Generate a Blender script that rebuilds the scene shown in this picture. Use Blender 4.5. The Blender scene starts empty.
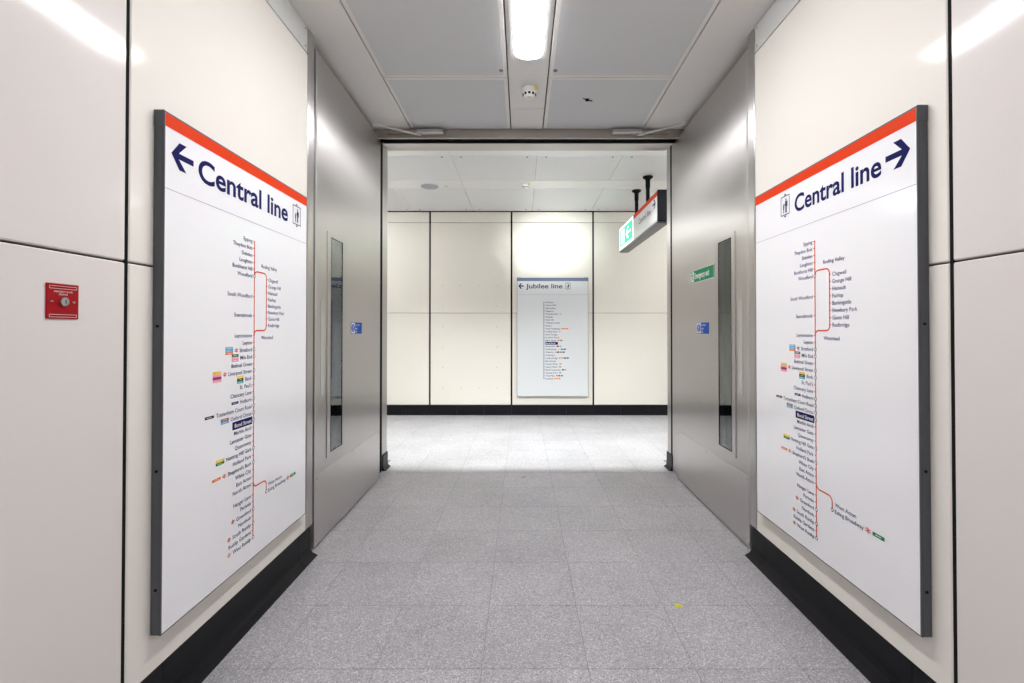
import bpy, bmesh, math, random
from mathutils import Matrix, Vector

random.seed(7)
SC = bpy.context.scene
COL = SC.collection
PI = math.pi

# ---------------------------------------------------------------- camera
# Corridor runs along +Y; floor at z = 0; camera 1.3 m above the floor.
F_PX = 465.0
VP_X, VP_Y = 522.0, 330.0
PITCH = 0.010
cam = bpy.data.cameras.new('camera')
cam.sensor_fit = 'HORIZONTAL'
cam.sensor_width = 36.0
cam.lens = F_PX / 1024.0 * 36.0
cam.shift_x = -(VP_X - 512.0) / 1024.0
cam.shift_y = -((341.5 - VP_Y) + F_PX * math.tan(PITCH)) / 1024.0
cam.clip_start = 0.02
cam_o = bpy.data.objects.new('camera', cam)
COL.objects.link(cam_o)
cam_o.location = (0, 0, 1.3)
cam_o.rotation_euler = (PI / 2 + PITCH, 0, 0)
SC.camera = cam_o

# ---------------------------------------------------------------- world, exposure
w = bpy.data.worlds.new('world')
SC.world = w
w.use_nodes = True
w.node_tree.nodes['Background'].inputs[0].default_value = (0.9, 0.95, 1, 1)
w.node_tree.nodes['Background'].inputs[1].default_value = 0.0
SC.view_settings.view_transform = 'Standard'
SC.view_settings.look = 'None'
SC.view_settings.gamma = 1.0
SC.view_settings.use_curve_mapping = False
SC.view_settings.exposure = 1.05

NEAR_LIGHT = 29.0        # emission of the tubes over the near passage
FAR_FILL = 12.0         # emission of the unseen lights added to brighten the cross passage
STRIP_FILL_POWER = 43.0      # unseen strip added behind the lintel to brighten floor and wall
SPOT_FILL_POWER = 2.0        # lamp added in that strip to brighten the wall over the map

# ---------------------------------------------------------------- key dimensions
XL, XR = -1.225, 1.33       # faces of the passage walls
CEIL = 3.035                # ceiling of the near passage
CEIL2 = 3.12                # ceiling of the cross passage
Y_END = 2.645               # where wall panels stop and the door pockets start
Y_HEAD = 4.0                # front of the header plate
Y_BACK = 4.45               # far face of the partition
Y_FAR = 7.11                # far wall
Y_REAR = -3.2
OL, OR = -1.29, 1.39        # opening
RX0, RX1 = -4.6, 4.8        # extent of the cross passage

# ---------------------------------------------------------------- materials
def new_mat(name):
    m = bpy.data.materials.new(name)
    m.use_nodes = True
    nt = m.node_tree
    return m, nt, nt.nodes['Principled BSDF']

def simple(name, col, rough=0.5, metal=0.0, coat=0.0, spec=0.5, emit=None, es=0.0):
    m, nt, b = new_mat(name)
    b.inputs['Base Color'].default_value = (*col, 1)
    b.inputs['Roughness'].default_value = rough
    b.inputs['Metallic'].default_value = metal
    b.inputs['Specular IOR Level'].default_value = spec
    b.inputs['Coat Weight'].default_value = coat
    b.inputs['Coat Roughness'].default_value = 0.08
    if emit:
        b.inputs['Emission Color'].default_value = (*emit, 1)
        b.inputs['Emission Strength'].default_value = es
    return m

def enamel(name, col, rough=0.22, coat=0.35):
    """vitreous enamel: faint mottling and orange peel"""
    m, nt, b = new_mat(name)
    tc = nt.nodes.new('ShaderNodeTexCoord')
    n1 = nt.nodes.new('ShaderNodeTexNoise'); n1.inputs['Scale'].default_value = 1.3; n1.inputs['Detail'].default_value = 5
    nt.links.new(tc.outputs['Object'], n1.inputs['Vector'])
    mix = nt.nodes.new('ShaderNodeMix'); mix.data_type = 'RGBA'
    mix.inputs['A'].default_value = (*[c * 0.965 for c in col], 1)
    mix.inputs['B'].default_value = (*[min(1, c * 1.02) for c in col], 1)
    nt.links.new(n1.outputs['Fac'], mix.inputs['Factor'])
    nt.links.new(mix.outputs['Result'], b.inputs['Base Color'])
    n2 = nt.nodes.new('ShaderNodeTexNoise'); n2.inputs['Scale'].default_value = 55; n2.inputs['Detail'].default_value = 2
    nt.links.new(tc.outputs['Object'], n2.inputs['Vector'])
    bp = nt.nodes.new('ShaderNodeBump'); bp.inputs['Strength'].default_value = 0.035; bp.inputs['Distance'].default_value = 0.004
    nt.links.new(n2.outputs['Fac'], bp.inputs['Height'])
    nt.links.new(bp.outputs['Normal'], b.inputs['Normal'])
    b.inputs['Roughness'].default_value = rough
    b.inputs['Coat Weight'].default_value = coat
    b.inputs['Coat Roughness'].default_value = 0.1
    b.inputs['Specular IOR Level'].default_value = 0.13
    return m

def steel(name, col, rough=0.3, aniso=0.6, scale=(90, 90, 0.6)):
    m, nt, b = new_mat(name)
    tc = nt.nodes.new('ShaderNodeTexCoord')
    mp = nt.nodes.new('ShaderNodeMapping'); mp.inputs['Scale'].default_value = scale
    nt.links.new(tc.outputs['Object'], mp.inputs['Vector'])
    n = nt.nodes.new('ShaderNodeTexNoise'); n.inputs['Scale'].default_value = 4; n.inputs['Detail'].default_value = 4
    nt.links.new(mp.outputs['Vector'], n.inputs['Vector'])
    add = nt.nodes.new('ShaderNodeMath'); add.operation = 'ADD'
    nt.links.new(n.outputs['Fac'], add.inputs[0]); add.inputs[1].default_value = 0.5
    mr = nt.nodes.new('ShaderNodeMapRange')
    mr.inputs['From Min'].default_value = 0.6; mr.inputs['From Max'].default_value = 1.4
    mr.inputs['To Min'].default_value = 0.0; mr.inputs['To Max'].default_value = 1.0
    nt.links.new(add.outputs[0], mr.inputs['Value'])
    mix = nt.nodes.new('ShaderNodeMix'); mix.data_type = 'RGBA'
    mix.inputs['A'].default_value = (*[c * 0.97 for c in col], 1)
    mix.inputs['B'].default_value = (*[c * 1.02 for c in col], 1)
    nt.links.new(mr.outputs[0], mix.inputs['Factor'])
    nt.links.new(mix.outputs['Result'], b.inputs['Base Color'])
    mr2 = nt.nodes.new('ShaderNodeMapRange')
    mr2.inputs['From Min'].default_value = 0.6; mr2.inputs['From Max'].default_value = 1.4
    mr2.inputs['To Min'].default_value = rough - 0.012; mr2.inputs['To Max'].default_value = rough + 0.015
    nt.links.new(add.outputs[0], mr2.inputs['Value'])
    nt.links.new(mr2.outputs[0], b.inputs['Roughness'])
    b.inputs['Metallic'].default_value = 1.0
    b.inputs['Anisotropic'].default_value = aniso
    tg = nt.nodes.new('ShaderNodeTangent'); tg.direction_type = 'RADIAL'; tg.axis = 'Z'     # vertical grain
    nt.links.new(tg.outputs[0], b.inputs['Tangent'])
    return m

def terrazzo(name):
    m, nt, b = new_mat(name)
    geo = nt.nodes.new('ShaderNodeNewGeometry')
    oi = nt.nodes.new('ShaderNodeObjectInfo')
    v = nt.nodes.new('ShaderNodeTexVoronoi'); v.inputs['Scale'].default_value = 230
    nt.links.new(geo.outputs['Position'], v.inputs['Vector'])
    cr = nt.nodes.new('ShaderNodeValToRGB')
    e = cr.color_ramp.elements
    e[0].position = 0.0; e[0].color = (0.23, 0.222, 0.24, 1)
    e[1].position = 0.22; e[1].color = (0.345, 0.336, 0.353, 1)
    x = e.new(0.75); x.color = (0.385, 0.375, 0.393, 1)
    x = e.new(0.93); x.color = (0.58, 0.565, 0.58, 1)
    sep = nt.nodes.new('ShaderNodeSeparateColor')
    nt.links.new(v.outputs['Color'], sep.inputs[0])
    nt.links.new(sep.outputs[0], cr.inputs['Fac'])
    n = nt.nodes.new('ShaderNodeTexNoise'); n.inputs['Scale'].default_value = 1.6; n.inputs['Detail'].default_value = 6; n.inputs['Roughness'].default_value = 0.65
    nt.links.new(geo.outputs['Position'], n.inputs['Vector'])
    mr = nt.nodes.new('ShaderNodeMapRange')
    mr.inputs['From Min'].default_value = 0.3; mr.inputs['From Max'].default_value = 0.7
    mr.inputs['To Min'].default_value = 0.88; mr.inputs['To Max'].default_value = 1.1
    nt.links.new(n.outputs['Fac'], mr.inputs['Value'])
    mr2 = nt.nodes.new('ShaderNodeMapRange')
    mr2.inputs['To Min'].default_value = 0.96; mr2.inputs['To Max'].default_value = 1.04
    nt.links.new(oi.outputs['Random'], mr2.inputs['Value'])
    mu = nt.nodes.new('ShaderNodeMath'); mu.operation = 'MULTIPLY'
    nt.links.new(mr.outputs[0], mu.inputs[0]); nt.links.new(mr2.outputs[0], mu.inputs[1])
    mix = nt.nodes.new('ShaderNodeVectorMath'); mix.operation = 'SCALE'
    nt.links.new(cr.outputs['Color'], mix.inputs[0]); nt.links.new(mu.outputs[0], mix.inputs['Scale'])
    nt.links.new(mix.outputs[0], b.inputs['Base Color'])
    b.inputs['Roughness'].default_value = 0.42
    b.inputs['Specular IOR Level'].default_value = 0.4
    return m

def perforated(name, col):
    m, nt, b = new_mat(name)
    tc = nt.nodes.new('ShaderNodeTexCoord')
    v = nt.nodes.new('ShaderNodeTexVoronoi'); v.inputs['Scale'].default_value = 220; v.inputs['Randomness'].default_value = 0.0
    nt.links.new(tc.outputs['Object'], v.inputs['Vector'])
    cr = nt.nodes.new('ShaderNodeValToRGB')
    cr.color_ramp.elements[0].position = 0.22; cr.color_ramp.elements[0].color = (*[c * 0.6 for c in col], 1)
    cr.color_ramp.elements[1].position = 0.3; cr.color_ramp.elements[1].color = (*col, 1)
    nt.links.new(v.outputs['Distance'], cr.inputs['Fac'])
    nt.links.new(cr.outputs['Color'], b.inputs['Base Color'])
    b.inputs['Roughness'].default_value = 0.45
    return m

def glass_mat(name):
    """thin pane: clear transmission plus mirror reflection by Fresnel"""
    m, nt, b = new_mat(name)
    nt.nodes.remove(b)
    out = nt.nodes['Material Output']
    tr = nt.nodes.new('ShaderNodeBsdfTransparent'); tr.inputs['Color'].default_value = (0.90, 0.95, 0.93, 1)
    gl = nt.nodes.new('ShaderNodeBsdfGlossy'); gl.inputs['Roughness'].default_value = 0.015
    gl.inputs['Color'].default_value = (0.95, 1.0, 0.98, 1)
    fr = nt.nodes.new('ShaderNodeFresnel'); fr.inputs['IOR'].default_value = 1.75
    mx = nt.nodes.new('ShaderNodeMixShader')
    nt.links.new(fr.outputs[0], mx.inputs[0]); nt.links.new(tr.outputs[0], mx.inputs[1]); nt.links.new(gl.outputs[0], mx.inputs[2])
    nt.links.new(mx.outputs[0], out.inputs['Surface'])
    return m

M = {}
M['cream'] = enamel('cream_enamel', (0.80, 0.765, 0.705), 0.10, 0.0)
M['cream_pink'] = enamel('pinkish_cream_enamel', (0.735, 0.695, 0.665), 0.10, 0.0)  # pinker enamel, its colour also darkened for the weaker light near the viewer
M['cream_far'] = enamel('cream_enamel_far', (0.80, 0.765, 0.70), 0.25, 0.3)
M['strip'] = enamel('pale_grey_enamel', (0.70, 0.71, 0.69), 0.2, 0.4)
M['gap'] = simple('black_gap', (0.010, 0.010, 0.011), 0.8, spec=0.08)
M['deep_black'] = simple('deep_black_paint', (0.003, 0.003, 0.004), 0.7, spec=0.05)
M['gap_brown'] = simple('dark_backing', (0.05, 0.045, 0.04), 0.7)
M['black'] = simple('black_skirting', (0.008, 0.008, 0.010), 0.42, spec=0.15)
M['steel'] = steel('brushed_steel', (0.63, 0.61, 0.59), 0.335, 1.0)
M['kick'] = steel('kick_plate_steel', (0.66, 0.64, 0.62), 0.42, 0.7)
M['push'] = steel('worn_push_plate_steel', (0.66, 0.65, 0.63), 0.45, 0.6)
M['steel_dark'] = steel('dull_steel', (0.46, 0.43, 0.40), 0.36, 0.0)
M['chrome'] = simple('screw_metal', (0.55, 0.55, 0.55), 0.25, 1.0)
M['alu'] = simple('satin_aluminium', (0.55, 0.54, 0.52), 0.38, 0.9)
M['lock'] = simple('dull_lock_metal', (0.16, 0.16, 0.17), 0.4, 0.6)
M['glass'] = glass_mat('clear_glass')
M['floor'] = terrazzo('grey_terrazzo')
M['grout'] = simple('grey_grout', (0.17, 0.167, 0.175), 0.8)
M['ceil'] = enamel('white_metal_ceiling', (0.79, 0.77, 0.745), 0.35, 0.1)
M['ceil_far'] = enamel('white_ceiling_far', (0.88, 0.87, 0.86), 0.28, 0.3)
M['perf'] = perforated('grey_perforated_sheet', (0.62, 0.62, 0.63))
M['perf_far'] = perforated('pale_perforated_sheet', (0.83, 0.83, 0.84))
M['plaster'] = simple('hidden_plaster', (0.5, 0.5, 0.5), 0.9)
M['dgrey'] = simple('dark_grey_sign_frame', (0.085, 0.09, 0.10), 0.42, spec=0.3)
M['panel_white'] = simple('sign_white', (0.86, 0.86, 0.88), 0.16, coat=0.2)
M['panel_pale'] = simple('sign_pale_grey_white', (0.70, 0.72, 0.74), 0.25, coat=0.2)
M['red'] = simple('central_red', (0.68, 0.045, 0.006), 0.5, spec=0.12)
M['route_red'] = simple('route_line_red', (0.72, 0.085, 0.03), 0.5, spec=0.12)
M['navy'] = simple('navy_print', (0.004, 0.005, 0.085), 0.5, spec=0.12)
M['textblue'] = simple('station_print', (0.025, 0.03, 0.15), 0.5, spec=0.12)
M['rule'] = simple('grey_blue_rule', (0.36, 0.37, 0.50), 0.5, spec=0.12)
M['slate'] = simple('slate_blue_stripe', (0.16, 0.20, 0.32), 0.5, spec=0.12)
M['line_grey'] = simple('silver_line_print', (0.25, 0.28, 0.36), 0.5, spec=0.12)
M['print_white'] = simple('print_white', (0.82, 0.82, 0.82), 0.5, spec=0.12)
M['p_orange'] = simple('print_orange', (0.85, 0.22, 0.03), 0.5, spec=0.12)
M['p_blue'] = simple('print_light_blue', (0.10, 0.42, 0.75), 0.5, spec=0.12)
M['p_greyblue'] = simple('print_grey_blue', (0.22, 0.42, 0.50), 0.5, spec=0.12)
M['p_green'] = simple('print_green', (0.01, 0.20, 0.07), 0.5, spec=0.12)
M['p_pink'] = simple('print_pink', (0.80, 0.35, 0.45), 0.5, spec=0.12)
M['p_yellow'] = simple('print_yellow', (0.85, 0.58, 0.02), 0.5, spec=0.12)
M['p_teal'] = simple('print_teal', (0.05, 0.42, 0.40), 0.5, spec=0.12)
M['p_black'] = simple('print_black', (0.015, 0.015, 0.015), 0.5, spec=0.12)
M['p_brown'] = simple('print_brown', (0.35, 0.13, 0.05), 0.5, spec=0.12)
M['p_magenta'] = simple('print_magenta', (0.35, 0.02, 0.14), 0.5, spec=0.12)
M['nr'] = simple('print_red_symbol', (0.75, 0.10, 0.06), 0.5, spec=0.12)
M['red_plate'] = simple('red_plate', (0.33, 0.003, 0.008), 0.4, spec=0.2)
M['green_sign'] = simple('green_sign', (0.0, 0.21, 0.075), 0.5, spec=0.15)
M['blue_sign'] = simple('blue_sign', (0.006, 0.07, 0.38), 0.5, spec=0.12)
M['green_lit'] = simple('lit_green_exit', (0.01, 0.30, 0.12), 0.5, spec=0.2, emit=(0.03, 0.70, 0.28), es=0.8)
M['white_lit'] = simple('lit_white_exit', (0.9, 0.9, 0.9), 0.4, emit=(0.85, 1.0, 0.92), es=0.5)
M['white_plastic'] = simple('white_plastic', (0.78, 0.78, 0.77), 0.4)
M['yellow_tag'] = simple('yellow_tag', (0.75, 0.55, 0.08), 0.5)
M['grey_mesh'] = simple('grey_speaker_mesh', (0.38, 0.39, 0.44), 0.6)
M['leaf'] = simple('yellow_green_leaf', (0.60, 0.58, 0.03), 0.6)
M['scrap'] = simple('brown_scrap', (0.30, 0.26, 0.16), 0.8)
M['tube'] = simple('lit_diffuser', (0.9, 0.9, 0.9), 0.5, emit=(0.985, 0.975, 1.0), es=NEAR_LIGHT)
M['tube_far'] = simple('lit_diffuser_far', (0.9, 0.9, 0.9), 0.5, emit=(0.97, 1.0, 0.99), es=FAR_FILL)

# ---------------------------------------------------------------- helpers
def link(o, parent=None):
    COL.objects.link(o)
    if parent is not None:
        o.parent = parent
    return o

def tag(o, label=None, cat=None, group=None, kind=None):
    if label: o['label'] = label
    if cat: o['category'] = cat
    if group: o['group'] = group
    if kind: o['kind'] = kind
    return o

def empty(name, loc, rz=0.0):
    o = bpy.data.objects.new(name, None)
    o.empty_display_size = 0.1
    o.location = loc
    o.rotation_euler = (0, 0, rz)
    return link(o)

def bm_box(bm, x0, x1, y0, y1, z0, z1):
    vs = [bm.verts.new(p) for p in ((x0, y0, z0), (x1, y0, z0), (x1, y1, z0), (x0, y1, z0),
                                    (x0, y0, z1), (x1, y0, z1), (x1, y1, z1), (x0, y1, z1))]
    for f in ((0, 3, 2, 1), (4, 5, 6, 7), (0, 1, 5, 4), (1, 2, 6, 5), (2, 3, 7, 6), (3, 0, 4, 7)):
        bm.faces.new([vs[i] for i in f])

def bm_poly(bm, pts):
    bm.faces.new([bm.verts.new(p) for p in pts])

def flat(bm, pts, off):
    """print lying on a surface that faces -Y: pts are (u, v)"""
    bm_poly(bm, [(u, -off, v) for u, v in pts])

def rect(bm, u0, u1, v0, v1, off):
    flat(bm, [(u0, v0), (u1, v0), (u1, v1), (u0, v1)], off)

def disc(bm, cu, cv, r, off, n=14):
    flat(bm, [(cu + r * math.cos(2 * PI * i / n), cv + r * math.sin(2 * PI * i / n)) for i in range(n)], off)

def ring(bm, cu, cv, r0, r1, off, n=18):
    for i in range(n):
        a, b = 2 * PI * i / n, 2 * PI * (i + 1) / n
        flat(bm, [(cu + r0 * math.cos(a), cv + r0 * math.sin(a)), (cu + r1 * math.cos(a), cv + r1 * math.sin(a)),
                  (cu + r1 * math.cos(b), cv + r1 * math.sin(b)), (cu + r0 * math.cos(b), cv + r0 * math.sin(b))], off)

def polyline(bm, pts, wd, off):
    for (a, b) in zip(pts[:-1], pts[1:]):
        d = Vector((b[0] - a[0], b[1] - a[1]))
        if d.length < 1e-6: continue
        d.normalize(); n = Vector((-d.y, d.x)) * wd / 2
        flat(bm, [(a[0] + n.x, a[1] + n.y), (a[0] - n.x, a[1] - n.y), (b[0] - n.x, b[1] - n.y), (b[0] + n.x, b[1] + n.y)], off)

def bm_cyl(bm, c0, c1, r0, r1=None, n=20, cap=True):
    r1 = r0 if r1 is None else r1
    c0, c1 = Vector(c0), Vector(c1)
    ax = (c1 - c0).normalized()
    t = Vector((1, 0, 0)) if abs(ax.x) < 0.9 else Vector((0, 1, 0))
    u = ax.cross(t).normalized(); v = ax.cross(u)
    A, B = [], []
    for i in range(n):
        a = 2 * PI * i / n
        d = u * math.cos(a) + v * math.sin(a)
        A.append(bm.verts.new(c0 + d * r0)); B.append(bm.verts.new(c1 + d * r1))
    for i in range(n):
        j = (i + 1) % n
        bm.faces.new((A[i], A[j], B[j], B[i]))
    if cap:
        bm.faces.new(A[::-1]); bm.faces.new(B)

def obj(name, bm, mat, parent=None, bevel=0.0, segs=2, smooth=False):
    if bevel > 0:
        bmesh.ops.bevel(bm, geom=list(bm.edges), offset=bevel, segments=segs, profile=0.5, affect='EDGES')
    bmesh.ops.recalc_face_normals(bm, faces=list(bm.faces))
    me = bpy.data.meshes.new(name)
    bm.to_mesh(me); bm.free()
    me.materials.append(M[mat])
    if smooth:
        for p in me.polygons: p.use_smooth = True
        me.set_sharp_from_angle(angle=math.radians(35))
    return link(bpy.data.objects.new(name, me), parent)

def print_obj(name, bm, mat, parent):
    """flat print: keep face winding, make sure it faces outwards (-Y)"""
    for f in bm.faces:
        f.normal_update()
        if f.normal.y > 0: f.normal_flip()
    me = bpy.data.meshes.new(name)
    bm.to_mesh(me); bm.free()
    me.materials.append(M[mat])
    return link(bpy.data.objects.new(name, me), parent)

def box(name, x0, x1, y0, y1, z0, z1, mat, parent=None, bevel=0.0, segs=1):
    bm = bmesh.new(); bm_box(bm, x0, x1, y0, y1, z0, z1)
    return obj(name, bm, mat, parent, bevel, segs)

def struct(o):
    o['kind'] = 'structure'
    return o

def text_mesh(body, size, bold):
    cu = bpy.data.curves.new('txt', 'FONT')
    cu.body = body; cu.size = size
    cu.align_x = 'LEFT'
    cu.resolution_u = 2 if size < 0.06 else 5
    cu.offset = bold
    to = bpy.data.objects.new('txt', cu)
    COL.objects.link(to)
    dg = bpy.context.evaluated_depsgraph_get()
    me = bpy.data.meshes.new_from_object(to.evaluated_get(dg))
    bpy.data.objects.remove(to); bpy.data.curves.remove(cu)
    xs = [p.co.x for p in me.vertices]
    x0, x1 = min(xs), max(xs)
    return x0, x1, me

def text(name, body, mat, parent, u, v, size, off, align='LEFT', width=None, bold=0.0, sx=0.93, vcenter=True):
    if ' ' in body and size > 0.09:          # big lettering: one piece for each word
        f = text_mesh(body, size, bold)
        k = width / (f[1] - f[0])
        a, b_ = body.split(' ')
        text(name, a, mat, parent, u, v, size, off, sx=k, bold=bold, vcenter=vcenter)
        return text(name, b_, mat, parent, u + width, v, size, off, 'RIGHT', sx=k, bold=bold, vcenter=vcenter)
    x0, x1, me = text_mesh(body, size, bold)
    if width: sx = width / (x1 - x0)
    cap = size * 0.729
    du = u - x0 * sx
    if align == 'RIGHT': du = u - x1 * sx
    elif align == 'CENTER': du = u - (x0 + x1) / 2 * sx
    dv = v - cap * 0.5 if vcenter else v
    for p in me.vertices:
        p.co = Vector((p.co.x * sx + du, -off, p.co.y + dv))
    me.name = name
    me.materials.clear(); me.materials.append(M[mat])
    for p in me.polygons: p.use_smooth = False
    return link(bpy.data.objects.new(name, me), parent)

# ================================================================ STRUCTURE
# ---------------------------------------------------------------- floor and tiles
T = 0.41
floor = struct(box('floor', RX0 - 0.2, RX1 + 0.2, Y_REAR - 0.2, Y_FAR + 0.2, -0.2, -0.0022, 'grout'))
TH = 0.012
tile_mesh = {}
def tile(x0, x1, y0, y1):
    g = 0.0009
    sx, sy = round(x1 - x0 - 2 * g, 4), round(y1 - y0 - 2 * g, 4)
    if sx < 0.02 or sy < 0.02: return
    k = (sx, sy)
    if k not in tile_mesh:
        bm = bmesh.new(); bm_box(bm, -sx / 2, sx / 2, -sy / 2, sy / 2, -0.0022, 0)
        top = [e for e in bm.edges if all(abs(v.co.z) < 1e-6 for v in e.verts)]
        bmesh.ops.bevel(bm, geom=top, offset=0.0007, segments=1, affect='EDGES')
        bmesh.ops.recalc_face_normals(bm, faces=list(bm.faces))
        me = bpy.data.meshes.new('floor_tile'); bm.to_mesh(me); bm.free()
        me.materials.append(M['floor']); tile_mesh[k] = me
    o = bpy.data.objects.new('floor_tile', tile_mesh[k])
    o.location = ((x0 + x1) / 2, (y0 + y1) / 2, 0)
    link(o, floor)
XS = [-0.565 + T * k for k in range(-10, 15)]
YS = [1.797 + T * k for k in range(-4, 15)]
for j in range(len(YS) - 1):
    y0, y1 = YS[j], min(YS[j + 1], Y_FAR)
    if y0 >= Y_FAR: break
    if y1 <= Y_BACK + 0.05: lo, hi = XL - 0.16, XR + 0.16
    elif y0 < Y_BACK: lo, hi = OL - 0.02, OR + 0.02
    else: lo, hi = RX0 + 0.9, RX1 - 0.9
    for i in range(len(XS) - 1):
        a, b_ = max(XS[i], lo), min(XS[i + 1], hi)
        if b_ - a > 0.03: tile(a, b_, y0, y1)
# the part of the floor behind the viewer and at the far ends of the cross passage
bm = bmesh.new()
bm_box(bm, XL - 0.16, XR + 0.16, Y_REAR, YS[0], -0.0022, 0)
bm_box(bm, RX0, RX0 + 0.9, Y_BACK, Y_FAR, -0.0022, 0)
bm_box(bm, RX1 - 0.9, RX1, Y_BACK, Y_FAR, -0.0022, 0)
tag(obj('floor_tile_field', bm, 'floor', floor), kind='stuff')

# ---------------------------------------------------------------- passage side walls
PT = 0.03   # panel thickness
def side_wall(side):
    s = -1 if side == 'left' else 1
    X = XL if s < 0 else XR
    out = X + s * 0.3
    def bx(nm, d0, d1, y0, y1, z0, z1, mat, par=None, bev=0.0):
        a, c = sorted((X + s * d0, X + s * d1))
        return box(nm, a, c, y0, y1, z0, z1, mat, par, bev)
    wall = struct(bx('wall_' + side, PT, 0.3, Y_REAR, Y_END, 0, CEIL + 0.2, 'gap'))
    seams = [Y_END, 1.44, 0.24, -0.96, -2.16, Y_REAR]
    g = 0.006
    zs = [(0.165, 1.508), (1.514, 2.877)]
    for (y1, y0) in zip(seams[:-1], seams[1:]):
        for z0, z1 in zs:
            ye = y1 - (0.0 if y1 == Y_END else g)
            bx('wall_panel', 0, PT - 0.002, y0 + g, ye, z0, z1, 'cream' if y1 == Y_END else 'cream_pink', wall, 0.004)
    for yv in seams[1:-1]:          # black gasket set into each upright joint
        bx('joint_gasket', 0.0025, PT - 0.0005, yv - g + 0.0004, yv + g - 0.0004, 0.165, 2.877, 'gap', wall)
    # removable fascia strip under the ceiling, with screws
    for (y1, y0) in ((Y_END, 0.24), (0.24, Y_REAR)):
        st = bx('fascia_strip', 0.0015, PT - 0.002, y0 + 0.002, y1 - 0.002, 2.884, CEIL - 0.004, 'strip', wall, 0.002)
        for yy in (y1 - 0.03, (y0 + y1) / 2, y0 + 0.03):
            for zz in (2.91, 3.01):
                bm = bmesh.new()
                bm_cyl(bm, (X + s * 0.004, yy, zz), (X - s * 0.003, yy, zz), 0.007, 0.005, 10)
                obj('screw', bm, 'alu', st)
    # door pocket behind the open leaf
    pk = struct(bx('wall_%s_pocket' % side, 0.125, 0.3, Y_END, 4.12, 0, CEIL + 0.2, 'cream'))
    # skirting with a coved toe
    prof = [(0.027, 0.164), (0.004, 0.164), (0.001, 0.160), (0.001, 0.06), (-0.004, 0.035), (-0.016, 0.015), (-0.034, 0.006), (-0.045, 0.0), (0.027, 0.0)]
    def skirting(nm, y0, y1, par=None):
        bm = bmesh.new()
        A = [bm.verts.new((X + s * p, y0, z)) for p, z in prof]
        B = [bm.verts.new((X + s * p, y1, z)) for p, z in prof]
        n = len(prof)
        for i in range(n):
            bm.faces.new((A[i], A[(i + 1) % n], B[(i + 1) % n], B[i]))
        bm.faces.new(A); bm.faces.new(B[::-1])
        return obj(nm, bm, 'black', par)
    sk = struct(skirting('baseboard_' + side, 1.6, 2.56))
    skirting('skirting_length', 2.562, 2.70, sk)
    skirting('skirting_length', 0.42, 1.598, sk)
    skirting('skirting_length', Y_REAR, 0.418, sk)
    # steel trim closing the pocket
    bx('x', 0, 0.124, 2.652, 2.728, 0.166, CEIL - 0.002, 'steel', None, 0.003)
    o = bpy.data.objects['x']; o.name = 'trim_1' if s < 0 else 'trim_2'
    struct(o)
side_wall('left'); side_wall('right')

# rear wall behind the viewer
struct(box('wall_rear', XL - 0.3, XR + 0.3, Y_REAR - 0.15, Y_REAR, 0, CEIL + 0.2, 'cream'))

# ---------------------------------------------------------------- partition and cross passage shell
struct(box('wall_partition_left', RX0 - 0.15, OL - 0.06, 4.13, Y_BACK, 0, CEIL2 + 0.2, 'cream_far'))
struct(box('wall_partition_right', OR + 0.06, RX1 + 0.15, 4.13, Y_BACK, 0, CEIL2 + 0.2, 'cream_far'))
struct(box('wall_far_left', RX0 - 0.15, RX0, Y_BACK, Y_FAR + 0.1, 0, CEIL2 + 0.2, 'cream_far'))
struct(box('wall_far_right', RX1, RX1 + 0.15, Y_BACK, Y_FAR + 0.1, 0, CEIL2 + 0.2, 'cream_far'))
wf = struct(box('wall_far', RX0 - 0.15, RX1 + 0.15, Y_FAR + PT, Y_FAR + 0.25, 0, CEIL2 + 0.2, 'gap'))
fx = [-0.16 + 1.25 * k for k in range(-4, 5)]
fx = [RX0] + [x for x in fx if RX0 + 0.2 < x < RX1 - 0.2] + [RX1]
zrow = [(0.158, 1.557), (1.561, 2.945), (2.951, CEIL2 - 0.012)]
for a, b_ in zip(fx[:-1], fx[1:]):
    for r, (z0, z1) in enumerate(zrow):
        g = 0.013
        p = box('wall_panel', a + g, b_ - g, Y_FAR, Y_FAR + PT - 0.002, z0, z1, 'cream_far', wf, 0.004)
        if abs(a - (-1.41)) < 0.05 and r < 2:      # plugged screw holes in the panel left of the sign
            for cx in (-1.21, -0.935, -0.66, -0.385):
                for zz, full in ((1.98, 1), (1.667, 0), (1.353, 0), (1.04, 0), (0.727, 0), (0.413, 1)):
                    if not full and cx in (-0.935, -0.66): continue
                    if not (z0 < zz < z1): continue
                    bm = bmesh.new(); bm_cyl(bm, (cx, Y_FAR + 0.001, zz), (cx, Y_FAR - 0.002, zz), 0.008, 0.006, 8)
                    obj('screw_plug', bm, 'steel_dark', p)
bf = struct(box('baseboard_far', RX0, RX1, Y_FAR - 0.006, Y_FAR + PT - 0.002, 0.0, 0.004, 'black'))
for a, b_ in zip(fx[:-1], fx[1:]):
    for k in range(3):
        u0 = a + (b_ - a) * k / 3; u1 = a + (b_ - a) * (k + 1) / 3
        box('skirting_length', u0 + 0.0015, u1 - 0.0015, Y_FAR - 0.014, Y_FAR + PT - 0.002, 0.004, 0.155, 'black', bf, 0.003)

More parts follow.
